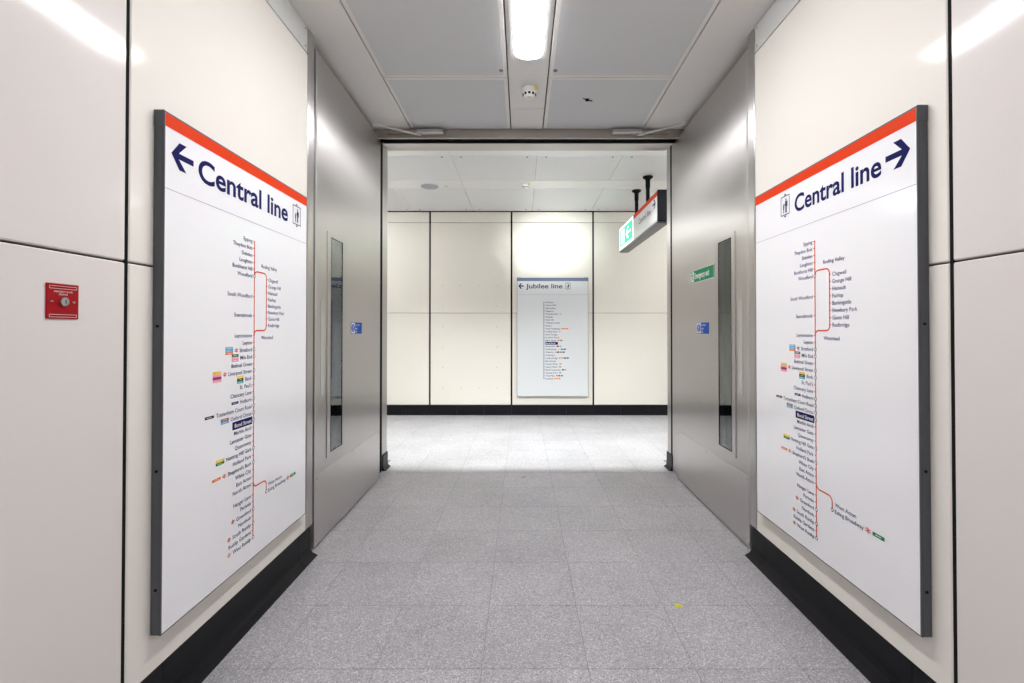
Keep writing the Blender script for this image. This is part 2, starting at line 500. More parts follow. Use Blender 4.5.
# ---------------------------------------------------------------- near ceiling
ceiling = struct(box('ceiling', XL - 0.3, XR + 0.3, Y_REAR - 0.15, 4.13, CEIL + 0.03, CEIL + 0.2, 'gap_brown'))
CX0, CX1 = -0.095, 0.178      # service channel
CH = (CX0 + CX1) / 2
ZC = CEIL
def cpanel(nm, x0, x1, y0, y1, mat='ceil', bev=0.003, par=ceiling, z=ZC, th=0.028):
    return box(nm, x0, x1, y0, y1, z, z + th, mat, par, bev)
cuts = [Y_HEAD - 0.002, 3.18, 1.60, 0.02, -1.56, Y_REAR]
for y1, y0 in zip(cuts[:-1], cuts[1:]):
    for x0, x1 in ((-0.955, CX0 - 0.005), (CX1 + 0.005, 1.043)):
        p = cpanel('ceiling_panel', x0, x1, y0 + 0.003, y1 - 0.003)
        b = 0.026
        box('perforated_sheet', x0 + b, x1 - b, y0 + 0.003 + b, y1 - 0.003 - b, ZC - 0.0012, ZC + 0.004, 'perf', p)
        if y1 < 3.5:
            for cx in ((CX0 - 0.045), (CX1 + 0.045)):
                if x0 < cx < x1:
                    for yy in (y1 - 0.09, y0 + 0.09):
                        bm = bmesh.new(); bm_cyl(bm, (cx, yy, ZC + 0.001), (cx, yy, ZC - 0.006), 0.016, 0.012, 14)
                        bm_cyl(bm, (cx, yy, ZC - 0.006), (cx, yy, ZC - 0.009), 0.005, 0.004, 8)
                        obj('panel_lock', bm, 'lock', p)
for y1, y0 in ((Y_HEAD - 0.002, 1.6), (1.6, Y_REAR)):
    cpanel('ceiling_edge_panel', XL - 0.12, -0.962, y0 + 0.001, y1)
    cpanel('ceiling_edge_panel', 1.05, XR + 0.12, y0 + 0.001, y1)
cpanel('channel_panel', CX0 + 0.003, CX1 - 0.003, 3.63, Y_HEAD - 0.002)
cpanel('channel_panel', CX0 + 0.003, CX1 - 0.003, 1.4, 3.627)
cpanel('channel_panel', CX0 + 0.003, CX1 - 0.003, Y_REAR, 1.397)

# ---------------------------------------------------------------- cross passage ceiling
ceil2 = struct(box('ceiling_far', RX0 - 0.15, RX1 + 0.15, Y_BACK, Y_FAR + 0.1, CEIL2 + 0.03, CEIL2 + 0.2, 'gap_brown'))
cx_ = [0.157 + 0.899 * k for k in range(-5, 6)]
cx_ = [RX0] + [x for x in cx_ if RX0 + 0.2 < x < RX1 - 0.2] + [RX1]
for lo, hi in ((RX0, -0.75), (-0.747, RX1)):
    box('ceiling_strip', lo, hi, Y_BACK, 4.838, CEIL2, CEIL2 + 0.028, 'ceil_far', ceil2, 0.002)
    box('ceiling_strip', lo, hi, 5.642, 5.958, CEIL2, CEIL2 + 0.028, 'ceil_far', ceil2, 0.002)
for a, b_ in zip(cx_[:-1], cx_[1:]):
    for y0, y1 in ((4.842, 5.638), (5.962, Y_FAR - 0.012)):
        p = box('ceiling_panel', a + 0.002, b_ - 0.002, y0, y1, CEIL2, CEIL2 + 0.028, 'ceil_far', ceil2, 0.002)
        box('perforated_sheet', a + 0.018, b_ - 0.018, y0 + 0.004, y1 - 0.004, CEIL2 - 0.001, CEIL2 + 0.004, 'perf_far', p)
        for cx in (a + 0.1, b_ - 0.1):
            yy = y0 + 0.03 if y0 < 5 else y1 - 0.10
            bm = bmesh.new(); bm_cyl(bm, (cx, yy, CEIL2 + 0.001), (cx, yy, CEIL2 - 0.005), 0.012, 0.009, 10)
            obj('panel_lock', bm, 'lock', p)

# ---------------------------------------------------------------- door frame
frame = struct(box('trim_3', OL - 0.06, OR + 0.06, 4.28, Y_BACK, 3.022, CEIL2 + 0.2, 'steel', None, 0.003))
box('jamb', OL - 0.06, OL, 4.295, Y_BACK, 0.0, 3.022, 'steel', frame, 0.003)
box('jamb', OR, OR + 0.06, 4.35, Y_BACK, 0.0, 3.022, 'steel', frame, 0.003)
box('jamb_seal', OL - 0.06, OL - 0.001, 4.13, 4.294, 0.0, 3.022, 'gap', frame)
box('jamb', OR, OR + 0.06, 4.13, 4.304, 0.0, 3.022, 'steel', frame, 0.003)
box('jamb_seal', OR + 0.001, OR + 0.06, 4.305, 4.349, 0.0, 3.022, 'gap', frame)
box('header_plate', XL - 0.12, XR + 0.12, Y_HEAD, Y_HEAD + 0.025, 2.958, CEIL + 0.03, 'steel_dark', frame, 0.003)
box('rubber_seal', XL - 0.12, XR + 0.12, Y_HEAD + 0.026, 4.279, 3.058, CEIL + 0.15, 'gap', frame)
def jamb_skirting(x_face, s, par):
    """black coved upstand wrapped round the foot of a jamb"""
    pr = [(0.0, 0.145), (0.008, 0.145), (0.010, 0.14), (0.010, 0.04), (0.015, 0.018), (0.036, 0.0), (0.0, 0.0)]
    bm = bmesh.new()
    A = [bm.verts.new((x_face + s * a, 4.30, z)) for a, z in pr]
    B = [bm.verts.new((x_face + s * a, Y_BACK + (0.012 if a > 0.03 else 0.0), z)) for a, z in pr]
    n = len(pr)
    for i in range(n):
        bm.faces.new((A[i], A[(i + 1) % n], B[(i + 1) % n], B[i]))
    bm.faces.new(A); bm.faces.new(B[::-1])
    obj('jamb_skirting', bm, 'black', par)
jamb_skirting(OL, 1, frame); jamb_skirting(OR, -1, frame)

# ================================================================ DOORS
def running_man(bm, u, v, h, off, flip=1):
    """simple exit pictogram: head, trunk and limbs"""
    f = flip
    disc(bm, u + f * 0.10 * h, v + 0.40 * h, 0.09 * h, off, 10)
    polyline(bm, [(u + f * 0.04 * h, v + 0.28 * h), (u - f * 0.06 * h, v - 0.05 * h)], 0.15 * h, off)
    polyline(bm, [(u - f * 0.06 * h, v - 0.04 * h), (u + f * 0.13 * h, v - 0.16 * h), (u + f * 0.12 * h, v - 0.42 * h)], 0.09 * h, off)
    polyline(bm, [(u - f * 0.07 * h, v - 0.06 * h), (u - f * 0.14 * h, v - 0.28 * h), (u - f * 0.36 * h, v - 0.30 * h)], 0.09 * h, off)
    polyline(bm, [(u + f * 0.03 * h, v + 0.24 * h), (u + f * 0.20 * h, v + 0.08 * h), (u + f * 0.33 * h, v + 0.14 * h)], 0.07 * h, off)
    polyline(bm, [(u + f * 0.0 * h, v + 0.24 * h), (u - f * 0.18 * h, v + 0.20 * h), (u - f * 0.26 * h, v + 0.04 * h)], 0.07 * h, off)

def make_door(name, near, far, s, label):
    """leaf stands open along the wall. local x = viewer's right, local -y faces the passage"""
    near, far = Vector(near), Vector(far)
    L = (far - near).length
    if s < 0:      # left: viewer's right is the hinge side
        org = near; d = far - near
    else:
        org = far; d = near - far
    rz = math.atan2(d.y, d.x)
    root = empty(name, (org.x, org.y, 0), rz)
    tag(root, label, 'door', 'pair of open steel doors', 'structure')
    def U(t):              # distance from the free (near) edge -> local u
        return t if s < 0 else L - t
    def span(t0, t1):
        return tuple(sorted((U(t0), U(t1))))
    th = 0.045
    H = 2.975
    ga, gb = span(0.225, 0.425)          # glass
    g0, g1 = 0.52, 1.895
    bm = bmesh.new()                     # leaf with a real opening for the glass
    z0 = 0.012
    bm_box(bm, 0, ga, 0, th, z0, H); bm_box(bm, gb, L, 0, th, z0, H)
    bm_box(bm, ga, gb, 0, th, z0, g0); bm_box(bm, ga, gb, 0, th, g1, H)
    obj('leaf', bm, 'steel', root)
    # vision panel surround
    fa, fb = span(0.175, 0.475); f0, f1 = 0.495, 1.925
    bm = bmesh.new()
    p = 0.006
    bm_box(bm, fa, ga, -p, 0, f0, f1); bm_box(bm, gb, fb, -p, 0, f0, f1)
    bm_box(bm, ga, gb, -p, 0, f0, g0); bm_box(bm, ga, gb, -p, 0, g1, f1)
    vf = obj('vision_frame', bm, 'steel', root)
    bm = bmesh.new(); e = 0.003
    bm_box(bm, ga, ga + e, -p - 0.0012, 0.02, g0, g1); bm_box(bm, gb - e, gb, -p - 0.0012, 0.02, g0, g1)
    bm_box(bm, ga + e, gb - e, -p - 0.0012, 0.02, g0, g0 + e); bm_box(bm, ga + e, gb - e, -p - 0.0012, 0.02, g1 - e, g1)
    obj('glazing_bead', bm, 'gap', vf)
    box('glass_pane', ga + e, gb - e, -0.004, 0.003, g0 + e, g1 - e, 'glass', root)
    # kick plate, push plate
    k0, k1 = span(0.012, L - 0.012)
    kp = box('kick_plate', k0, k1, -0.003, 0, 0.022, 0.43, 'kick', root, 0.001)
    for t in (0.03, L / 2, L - 0.03):
        for z in (0.04, 0.412):
            bm = bmesh.new(); bm_cyl(bm, (U(t), -0.003, z), (U(t), -0.0045, z), 0.005, 0.004, 8)
            obj('screw', bm, 'chrome', kp)
    q0, q1 = span(0.085, 0.14)
    box('push_plate', q0, q1, -0.002, 0, 0.90, 1.485, 'push', root, 0.0009)
    # edge strip on the free edge
    e0, e1 = span(0.0, 0.022)
    box('edge_strip', e0, e1, -0.0025, 0, 0.012, H, 'kick', root)
    # blue plate
    b0, b1 = span(0.605, 0.835)
    bz0, bz1 = 1.272, 1.356
    bs = box('fire_door_sign', b0, b1, -0.002, 0, bz0, bz1, 'blue_sign', root)
    bs['label'] = 'small blue fire door plate with white lettering'
    cy = (bz0 + bz1) / 2
    bm = bmesh.new(); rect(bm, b0 + 0.003, b0 + 0.072, bz0 + 0.004, bz1 - 0.004, 0.0024); print_obj('symbol_field', bm, 'print_white', bs)
    bm = bmesh.new(); disc(bm, b0 + 0.037, cy, 0.031, 0.0028, 20); print_obj('symbol_disc', bm, 'blue_sign', bs)
    bm = bmesh.new(); rect(bm, b0 + 0.032, b0 + 0.042, cy - 0.004, cy + 0.02, 0.0032); disc(bm, b0 + 0.037, cy - 0.015, 0.006, 0.0032, 10)
    print_obj('symbol_mark', bm, 'print_white', bs)
    for i, tx in enumerate(('Fire door', 'keep', 'shut')):
        text('lettering', tx, 'print_white', bs, b0 + 0.082, cy + 0.025 - 0.025 * i, 0.027, 0.0026)
    if s > 0:      # green exit plate
        g0_, g1_ = span(0.505, 0.97)
        z0_, z1_ = 1.667, 1.767
        gs = box('exit_sign', g0_, g1_, -0.0025, 0, z0_, z1_, 'green_sign', root)
        gs['label'] = 'green emergency exit plate with white lettering'
        bm = bmesh.new(); b = 0.005
        rect(bm, g0_, g1_, z0_, z0_ + b, 0.003); rect(bm, g0_, g1_, z1_ - b, z1_, 0.003)
        rect(bm, g0_, g0_ + b, z0_ + b, z1_ - b, 0.003); rect(bm, g1_ - b, g1_, z0_ + b, z1_ - b, 0.003)
        print_obj('border', bm, 'print_white', gs)
        bm = bmesh.new(); rect(bm, g0_ + 0.012, g0_ + 0.075, z0_ + 0.01, z1_ - 0.01, 0.003); print_obj('symbol_field', bm, 'print_white', gs)
        bm = bmesh.new(); running_man(bm, g0_ + 0.043, (z0_ + z1_) / 2, 0.075, 0.0034, -1); print_obj('running_figure', bm, 'green_sign', gs)
        text('lettering', 'Emergency exit', 'print_white', gs, g0_ + 0.09, (z0_ + z1_) / 2 + 0.004, 0.062, 0.003, width=0.29, bold=0.0012)
    return root

make_door('door_1', (-1.228, 2.752), (-1.243, 4.07), -1, 'open brushed steel door without a green exit plate, beside the left map')
make_door('door_2', (1.345, 2.752), (1.357, 4.07), 1, 'open brushed steel door carrying a green emergency exit plate')

# door closers on the header
def closer(s, label):
    xw = (-1.243 if s < 0 else 1.357)
    bx0 = -0.90 if s < 0 else 1.025
    inner = -0.675 if s < 0 else 0.775
    root = empty('door_closer', ((bx0 + inner) / 2, Y_HEAD - 0.002, 2.97), 0)
    tag(root, label, 'door closer', 'door closers on the header')
    a, b_ = sorted((bx0 - root.location.x, inner - root.location.x))
    box('body', a, b_, -0.05, 0, 0.012, 0.046, 'alu', root, 0.006, 2)
    px = (bx0 - root.location.x)
    bm = bmesh.new(); bm_cyl(bm, (px - s * 0.03, -0.03, -0.006), (px - s * 0.03, -0.03, 0.014), 0.013, n=14)
    obj('spindle', bm, 'chrome', root, smooth=True)
    # arm to the top edge of the leaf
    p0 = Vector((px - s * 0.03, -0.035, 0.0)); p1 = Vector((xw - s * 0.012 - root.location.x, -0.20, 0.022))
    d = (p1 - p0); n = Vector((-d.y, d.x, 0)).normalized() * 0.011; h = Vector((0, 0, 0.006))
    bm = bmesh.new()
    vs = [bm.verts.new(q) for q in (p0 - n - h, p0 + n - h, p1 + n - h, p1 - n - h, p0 - n + h, p0 + n + h, p1 + n + h, p1 - n + h)]
    for f in ((0, 3, 2, 1), (4, 5, 6, 7), (0, 1, 5, 4), (1, 2, 6, 5), (2, 3, 7, 6), (3, 0, 4, 7)):
        bm.faces.new([vs[i] for i in f])
    obj('arm', bm, 'alu', root, 0.002, 1)
    # long track plate
    lx = (XL + 0.06 if s < 0 else XR - 0.06) - root.location.x
    a, b_ = sorted((px, lx))
    box('track', a, b_, -0.028, 0, 0.02, 0.04, 'steel_dark', root, 0.003)
closer(-1, 'slim metal door closer and arm above the left steel door')
closer(1, 'slim metal door closer and arm above the right steel door')

# ================================================================ LUMINAIRES
def stadium(x0, x1, y0, y1, z, n=10):
    """outline with rounded ends along y"""
    r = (x1 - x0) / 2; cx = (x0 + x1) / 2
    k = 0.85
    pts = [(cx + r * math.cos(PI * i / n), y1 - r * k + r * k * math.sin(PI * i / n), z) for i in range(n + 1)]
    pts += [(cx + r * math.cos(PI + PI * i / n), y0 + r * k + r * k * math.sin(PI + PI * i / n), z) for i in range(n + 1)]
    return pts

def loft(bm, loops, cap0=True, cap1=True):
    L = [[bm.verts.new(p) for p in lp] for lp in loops]
    n = len(L[0])
    for a, b_ in zip(L[:-1], L[1:]):
        for i in range(n):
            j = (i + 1) % n
            bm.faces.new((a[i], a[j], b_[j], b_[i]))
    if cap0: bm.faces.new(L[0])
    if cap1: bm.faces.new(L[-1][::-1])

def luminaire(cx, y0, y1, zc, label, group, mat, hw=0.086, drop=0.0):
    root = empty('ceiling_light', (cx, (y0 + y1) / 2, zc))
    tag(root, label, 'ceiling light', group)
    c = (y0 + y1) / 2
    bm = bmesh.new()
    loft(bm, [stadium(-hw - 0.03, hw + 0.03, y0 - 0.06 - c, y1 + 0.06 - c, -0.0005),
              stadium(-hw - 0.028, hw + 0.028, y0 - 0.055 - c, y1 + 0.055 - c, -0.004),
              stadium(-hw - 0.002, hw + 0.002, y0 - 0.003 - c, y1 + 0.003 - c, -0.007)])
    obj('tray', bm, 'white_plastic', root, smooth=True)
    bm = bmesh.new()
    loft(bm, [stadium(-hw, hw, y0 - c, y1 - c, -0.0072),
              stadium(-hw, hw, y0 - c, y1 - c, -0.0095 - drop),
              stadium(-hw + 0.012, hw - 0.012, y0 + 0.012 - c, y1 - 0.012 - c, -0.014 - drop)])
    obj('diffuser', bm, mat, root, smooth=True)
luminaire(CH, 1.45, 2.95, CEIL, 'long white fluorescent ceiling light with rounded end in the passage ceiling', 'fluorescent lights of the passage', 'tube')
luminaire(CH, -2.3, -0.83, CEIL, 'long white fluorescent ceiling light behind the viewpoint', 'fluorescent lights of the passage', 'tube')
# cross passage: unseen lights added left and right of the doorway for general brightness
luminaire(-2.75, 4.9, 6.6, CEIL2, 'long white ceiling light in the cross passage left of the doorway', 'fluorescent lights of the cross passage', 'tube_far', drop=0.06)
luminaire(3.0, 4.9, 6.6, CEIL2, 'long white ceiling light in the cross passage right of the doorway', 'fluorescent lights of the cross passage', 'tube_far', drop=0.06)

# unseen strip added to light the cross passage; the lintel cuts it off
ww = empty('wall_washer', (0.05, Y_BACK, 3.108))
tag(ww, 'slim linear wall washer fixed behind the door lintel', 'wall light')
box('housing', -2.6, 2.6, 0.0, 0.016, 0.002, 0.011, 'white_plastic', ww)
def lamp(size, x, tilt, spread, power):
    al = bpy.data.lights.new('lamp', 'AREA')
    al.shape = 'RECTANGLE'; al.size = size; al.size_y = 0.003
    al.energy = power
    al.color = (0.955, 1.0, 0.99)
    al.spread = math.radians(spread)
    o = link(bpy.data.objects.new('lamp', al), ww)
    o.location = (x, 0.003, 0.0)
    o.rotation_euler = (math.radians(tilt), 0, 0)
lamp(5.2, 0, 16, 92, STRIP_FILL_POWER)
lamp(0.8, 0.42, 79, 30, SPOT_FILL_POWER)

# ================================================================ SIGNS
def arrow(bm, u0, u1, vc, h, off, direction):
    """direction -1: points to u0 (left), +1: points to u1"""
    wd = u1 - u0
    def P(x, y):
        return ((u0 + x * wd) if direction < 0 else (u1 - x * wd), vc + y * h)
    t = 0.11
    for s in (1, -1):
        flat(bm, [P(0, 0), P(0.35, 0.5 * s), P(0.67, 0.5 * s), P(0.33, t * s), P(0.33, 0)], off)
    flat(bm, [P(0.33, -t), P(1, -t), P(1, t), P(0.33, t)], off)

def lift_symbol(bm, uc, vc, wd, hh, off):
    t = wd * 0.055
    bh = hh * 0.78
    u0, u1, v0, v1 = uc - wd / 2, uc + wd / 2, vc - bh / 2, vc + bh / 2
    rect(bm, u0, u1, v1 - t, v1, off); rect(bm, u0, u1, v0, v0 + t, off)
    rect(bm, u0, u0 + t, v0 + t, v1 - t, off); rect(bm, u1 - t, u1, v0 + t, v1 - t, off)
    a = hh * 0.085; g = hh * 0.02
    flat(bm, [(uc - a, v1 + g), (uc + a, v1 + g), (uc, v1 + g + a)], off)
    flat(bm, [(uc - a, v0 - g), (uc, v0 - g - a), (uc + a, v0 - g)], off)
    # adult and child
    k = bh
    disc(bm, uc + 0.10 * wd, vc + 0.30 * k, 0.055 * k, off, 10)
    rect(bm, uc + 0.01 * wd, uc + 0.19 * wd, vc - 0.04 * k, vc + 0.23 * k, off)
    rect(bm, uc + 0.02 * wd, uc + 0.09 * wd, vc - 0.38 * k, vc - 0.04 * k, off)
    rect(bm, uc + 0.11 * wd, uc + 0.18 * wd, vc - 0.38 * k, vc - 0.04 * k, off)
    rect(bm, uc + 0.21 * wd, uc + 0.27 * wd, vc - 0.08 * k, vc + 0.21 * k, off)
    disc(bm, uc - 0.17 * wd, vc + 0.07 * k, 0.042 * k, off, 10)
    rect(bm, uc - 0.23 * wd, uc - 0.11 * wd, vc - 0.18 * k, vc + 0.02 * k, off)
    rect(bm, uc - 0.22 * wd, uc - 0.175 * wd, vc - 0.38 * k, vc - 0.18 * k, off)
    rect(bm, uc - 0.165 * wd, uc - 0.12 * wd, vc - 0.38 * k, vc - 0.18 * k, off)
    polyline(bm, [(uc - 0.11 * wd, vc - 0.01 * k), (uc + 0.02 * wd, vc + 0.1 * k)], 0.04 * wd, off)

def nr_symbol(bm, u, v, sz, off):
    """double-arrow rail symbol"""
    t = sz * 0.14
    polyline(bm, [(u - sz * 0.6, v + sz * 0.16), (u + sz * 0.6, v + sz * 0.16)], t, off)
    polyline(bm, [(u - sz * 0.6, v - sz * 0.16), (u + sz * 0.6, v - sz * 0.16)], t, off)
    polyline(bm, [(u - sz * 0.2, v + sz * 0.48), (u + sz * 0.25, v + sz * 0.16), (u - sz * 0.25, v - sz * 0.16), (u + sz * 0.2, v - sz * 0.48)], t, off)

CENTRAL = [  # name, position on the line below the top, interchange
    ('Epping', 241.5, 0), ('Theydon Bois', 248.5, 0), ('Debden', 255.5, 0), ('Loughton', 262.5, 0), ('Buckhurst Hill', 269.3, 0),
    ('Woodford', 276.2, 1), ('South Woodford', 296.5, 0), ('Snaresbrook', 315.5, 0), ('Leytonstone', 335.2, 0), ('Leyton', 342.2, 0),
    ('Stratford', 349.2, 1), ('Mile End', 356.2, 1), ('Bethnal Green', 363.2, 0), ('Liverpool Street', 370.2, 1), ('Bank', 377.2, 1),
    ("St. Paul's", 384.2, 0), ('Chancery Lane', 391.2, 0), ('Holborn', 398.2, 1), ('Tottenham Court Road', 405.2, 1),
    ('Oxford Circus', 412.2, 1), ('Bond Street', 419.3, 1), ('Marble Arch', 426.3, 0), ('Lancaster Gate', 433.3, 0), ('Queensway', 440.3, 0),
    ('Notting Hill Gate', 447.3, 1), ('Holland Park', 454.4, 0), ("Shepherd's Bush", 461.4, 1), ('White City', 468.4, 0), ('East Acton', 475.2, 0),
    ('North Acton', 482, 0), ('Hanger Lane', 493.5, 0), ('Perivale', 500.5, 0), ('Greenford', 507.6, 1), ('Northolt', 514.7, 0),
    ('South Ruislip', 521.8, 1), ('Ruislip Gardens', 528.9, 0), ('West Ruislip', 536, 1)]
BOXES = {'Stratford': (['p_greyblue', 'p_blue', 'p_orange'], 0.05, 1), 'Mile End': (['p_green', 'p_pink', 'p_pink'], 0.046, 0),
         'Liverpool Street': (['p_yellow', 'p_pink', 'p_magenta', 'p_pink'], 0.052, 1), 'Bank': (['p_yellow', 'p_black', 'p_teal'], 0.044, 0),
         'Holborn': (['textblue'], 0.046, 0), 'Tottenham Court Road': (['p_black'], 0.052, 0), 'Oxford Circus': (['p_brown', 'p_blue'], 0.050, 0),
         'Notting Hill Gate': (['p_yellow', 'p_green'], 0.052, 0), "Shepherd's Bush": (['p_orange'], 0.052, 1),
         'Greenford': ([], 0, 1), 'South Ruislip': ([], 0, 1), 'West Ruislip': ([], 0, 1)}

def sign_base(name, loc, rz, W, H, label, depth, stripe_mat, panel_mat, stripe_h, group):
    root = empty(name, loc, rz)
    tag(root, label, 'map sign', group)
    e = 0.004
    bm = bmesh.new()        # tray-shaped frame, open to the front
    d1 = depth
    bm_box(bm, -W / 2, W / 2, -d1 + 0.006, 0.0, -H / 2, H / 2)
    fr = obj('frame', bm, 'dgrey', root, 0.002, 1)
    bm = bmesh.new()
    bm_box(bm, -W / 2, -W / 2 + e, -d1, -d1 + 0.006, -H / 2, H / 2); bm_box(bm, W / 2 - e, W / 2, -d1, -d1 + 0.006, -H / 2, H / 2)
    bm_box(bm, -W / 2 + e, W / 2 - e, -d1, -d1 + 0.006, -H / 2, -H / 2 + e); bm_box(bm, -W / 2 + e, W / 2 - e, -d1, -d1 + 0.006, H / 2 - 0.006, H / 2)
    obj('lip', bm, 'dgrey', fr)
    # corner caps and side screws
    for sx in (-1, 1):
        a, b_ = sorted((sx * W / 2, sx * (W / 2 + 0.0015)))
        box('corner_cap', a, b_, -d1, -0.001, H / 2 - 0.052, H / 2 + 0.0015, 'dgrey', fr, 0.0005)
        for zz in (-0.33, 0.15, -0.72):
            if abs(zz) > H / 2: continue
            bm = bmesh.new(); bm_cyl(bm, (sx * W / 2, -d1 / 2, zz), (sx * (W / 2 + 0.002), -d1 / 2, zz), 0.005, n=8)
            obj('screw', bm, 'gap', fr)
    pn = box('panel', -W / 2 + e, W / 2 - e, -d1, -d1 + 0.0055, -H / 2 + e, H / 2 - 0.006, panel_mat, root)
    off = d1 + 0.0006
    bm = bmesh.new(); rect(bm, -W / 2 + e, W / 2 - e, H / 2 - 0.006 - stripe_h, H / 2 - 0.006, off)
    print_obj('header_stripe', bm, stripe_mat, pn)
    return root, pn, off

def central_sign(loc, rz, W, H, label, left):
    root, pn, off = sign_base('line_map_sign', loc, rz, W, H, label, 0.036, 'red', 'panel_white', 0.044, 'Central line map signs')
    u0, top = -W / 2, H / 2
    bm = bmesh.new(); rect(bm, u0 + 0.004, -u0 - 0.004, top - 0.2585, top - 0.256, off); print_obj('header_rule', bm, 'rule', pn)
    bm = bmesh.new()
    if left:
        arrow(bm, u0 + 0.030, u0 + 0.137, top - 0.131, 0.095, off, -1)
        text('header_lettering', 'Central line', 'navy', pn, u0 + 0.162, top - 0.181, 0.120, off, width=0.652, bold=0.0026, vcenter=False)
        b2 = bmesh.new(); lift_symbol(b2, u0 + 0.908, top - 0.128, 0.085, 0.128, off)
    else:
        arrow(bm, u0 + 0.923, u0 + 1.029, top - 0.131, 0.095, off, 1)
        text('header_lettering', 'Central line', 'navy', pn, u0 + 0.372, top - 0.178, 0.112, off, width=0.532, bold=0.0024, vcenter=False)
        b2 = bmesh.new(); lift_symbol(b2, u0 + 0.292, top - 0.124, 0.075, 0.122, off)
    print_obj('direction_arrow', bm, 'navy', pn)
    print_obj('lift_symbol', b2, 'navy', pn)
    # navy tab at the far end of the stripe
    far = 1 if left else -1
    a, b_ = sorted((far * (W / 2 + 0.0015), far * (W / 2 + 0.007)))
    box('end_tab', a, b_, -0.034, -0.006, top - 0.082, top - 0.036, 'navy', root)
    # ---- route diagram
    zc = root.location.z - 1.3
    def V(ypx): return (330 - ypx) / 225.2 - zc
    ul = u0 + (0.523 if left else 0.521)
    lw = 0.0062
    bm = bmesh.new()
    rect(bm, ul - lw / 2, ul + lw / 2, V(536), V(241), off)
    def arc(pts_c, r, a0, a1, n=6):
        return [(pts_c[0] + r * math.cos(a0 + (a1 - a0) * i / n), pts_c[1] + r * math.sin(a0 + (a1 - a0) * i / n)) for i in range(n + 1)]
    va, vb, ub, r = V(271.3), V(330.6), ul + 0.097, 0.022
    loop = [(ul, va - r * 0.5)] + arc((ul + r, va - r), r, PI, PI / 2)[1:] + arc((ub - r, va - r), r, PI / 2, 0) \
        + arc((ub - r, vb + r), r, 0, -PI / 2) + arc((ul + r, vb - r), r, PI / 2, PI)
    polyline(bm, loop, lw, off + 0.0002)
    vw = V(486.6)
    polyline(bm, [(ul, vw + r)] + arc((ul + r, vw + r), r, PI, 1.5 * PI)[1:] + arc((ul + 0.105 - r, vw - r), r, PI / 2, 0) + [(ul + 0.105, vw - 0.052)], lw, off + 0.0002)
    for nm, y, x in CENTRAL:
        if not x: rect(bm, ul - 0.0095, ul, V(y) - 0.002, V(y) + 0.002, off + 0.0001)
    bv = [0.234 - 0.0303 * i - zc for i in range(8)]
    for v in bv: rect(bm, ub, ub + 0.0095, v - 0.002, v + 0.002, off + 0.0001)
    print_obj('route_line', bm, 'route_red', pn)
    pts = [(ul, V(y)) for nm, y, x in CENTRAL if x] + [(ul + 0.105, vw - 0.054)]
    for (u, v) in pts:
        bm = bmesh.new(); disc(bm, u, v, 0.0085, off + 0.0005, 12); print_obj('interchange_ring', bm, 'p_black', pn)
        bm = bmesh.new(); disc(bm, u, v, 0.0055, off + 0.0008, 12); print_obj('interchange_dot', bm, 'print_white', pn)
    SZ = 0.0235
    ue = ul - 0.017
    for nm, y, x in CENTRAL:
        v = V(y)
        hl = nm == 'Bond Street'
        if hl:
            bm = bmesh.new(); rect(bm, ue - 0.134, ue + 0.006, v - 0.0165, v + 0.0165, off + 0.0002); print_obj('station_highlight', bm, 'navy', pn)
        t = text('station_name', nm, 'print_white' if hl else 'textblue', pn, ue, v, SZ, off + (0.0007 if hl else 0.0001), 'RIGHT', sx=1.05, bold=0.0002)
        if nm in BOXES:
            cols, bw, nr = BOXES[nm]
            uu = min(p.co.x for p in t.data.vertices) - 0.012
            if nr:
                bm = bmesh.new(); nr_symbol(bm, uu - 0.011, v, 0.02, off); print_obj('rail_symbol', bm, 'nr', pn); uu -= 0.032
            if cols:
                hh = 0.0105
                vt = v + min(len(cols), 3) * hh / 2
                for i, c in enumerate(cols):
                    bm = bmesh.new(); rect(bm, uu - bw, uu, vt - hh * (i + 1), vt - hh * i, off); print_obj('line_key', bm, c, pn)
                    if len(cols) <= 3:
                        bm = bmesh.new(); rect(bm, uu - bw * 0.8, uu - bw * 0.25, vt - hh * (i + 0.58), vt - hh * (i + 0.42), off + 0.0003); print_obj('line_key_text', bm, 'print_white', pn)
    for nm, v in zip(('Chigwell', 'Grange Hill', 'Hainault', 'Fairlop', 'Barkingside', 'Newbury Park', 'Gants Hill', 'Redbridge'), bv):
        text('station_name', nm, 'textblue', pn, ub + 0.017, v, SZ, off, sx=1.05, bold=0.0002)
    text('station_name', 'Roding Valley', 'textblue', pn, ul + 0.056, 0.292 - zc, SZ, off, sx=1.05, bold=0.0002)
    text('station_name', 'Wanstead', 'textblue', pn, ul + 0.056, -0.034 - zc, SZ, off, sx=1.05, bold=0.0002)
    text('station_name', 'West Acton', 'textblue', pn, ul + 0.121, vw - 0.026, SZ, off, sx=1.05, bold=0.0002)
    t = text('station_name', 'Ealing Broadway', 'textblue', pn, ul + 0.121, vw - 0.054, SZ, off, sx=1.05, bold=0.0002)
    uu = max(p.co.x for p in t.data.vertices)
    bm = bmesh.new(); nr_symbol(bm, uu + 0.022, vw - 0.054, 0.024, off); print_obj('rail_symbol', bm, 'nr', pn)
    bm = bmesh.new(); rect(bm, uu + 0.045, uu + 0.102, vw - 0.061, vw - 0.047, off); print_obj('line_key', bm, 'p_green', pn)
    bm = bmesh.new(); rect(bm, uu + 0.058, uu + 0.088, vw - 0.0555, vw - 0.0525, off + 0.0003); print_obj('line_key_text', bm, 'print_white', pn)

central_sign((XL, 2.052, 1.3 - 0.1375), PI / 2, 1.024, 1.739, 'white Central line map sign with arrow pointing left, on the left wall', True)
central_sign((XR, 2.044, 1.3 - 0.130), -PI / 2, 1.056, 1.732, 'white Central line map sign with arrow pointing right, on the right wall', False)

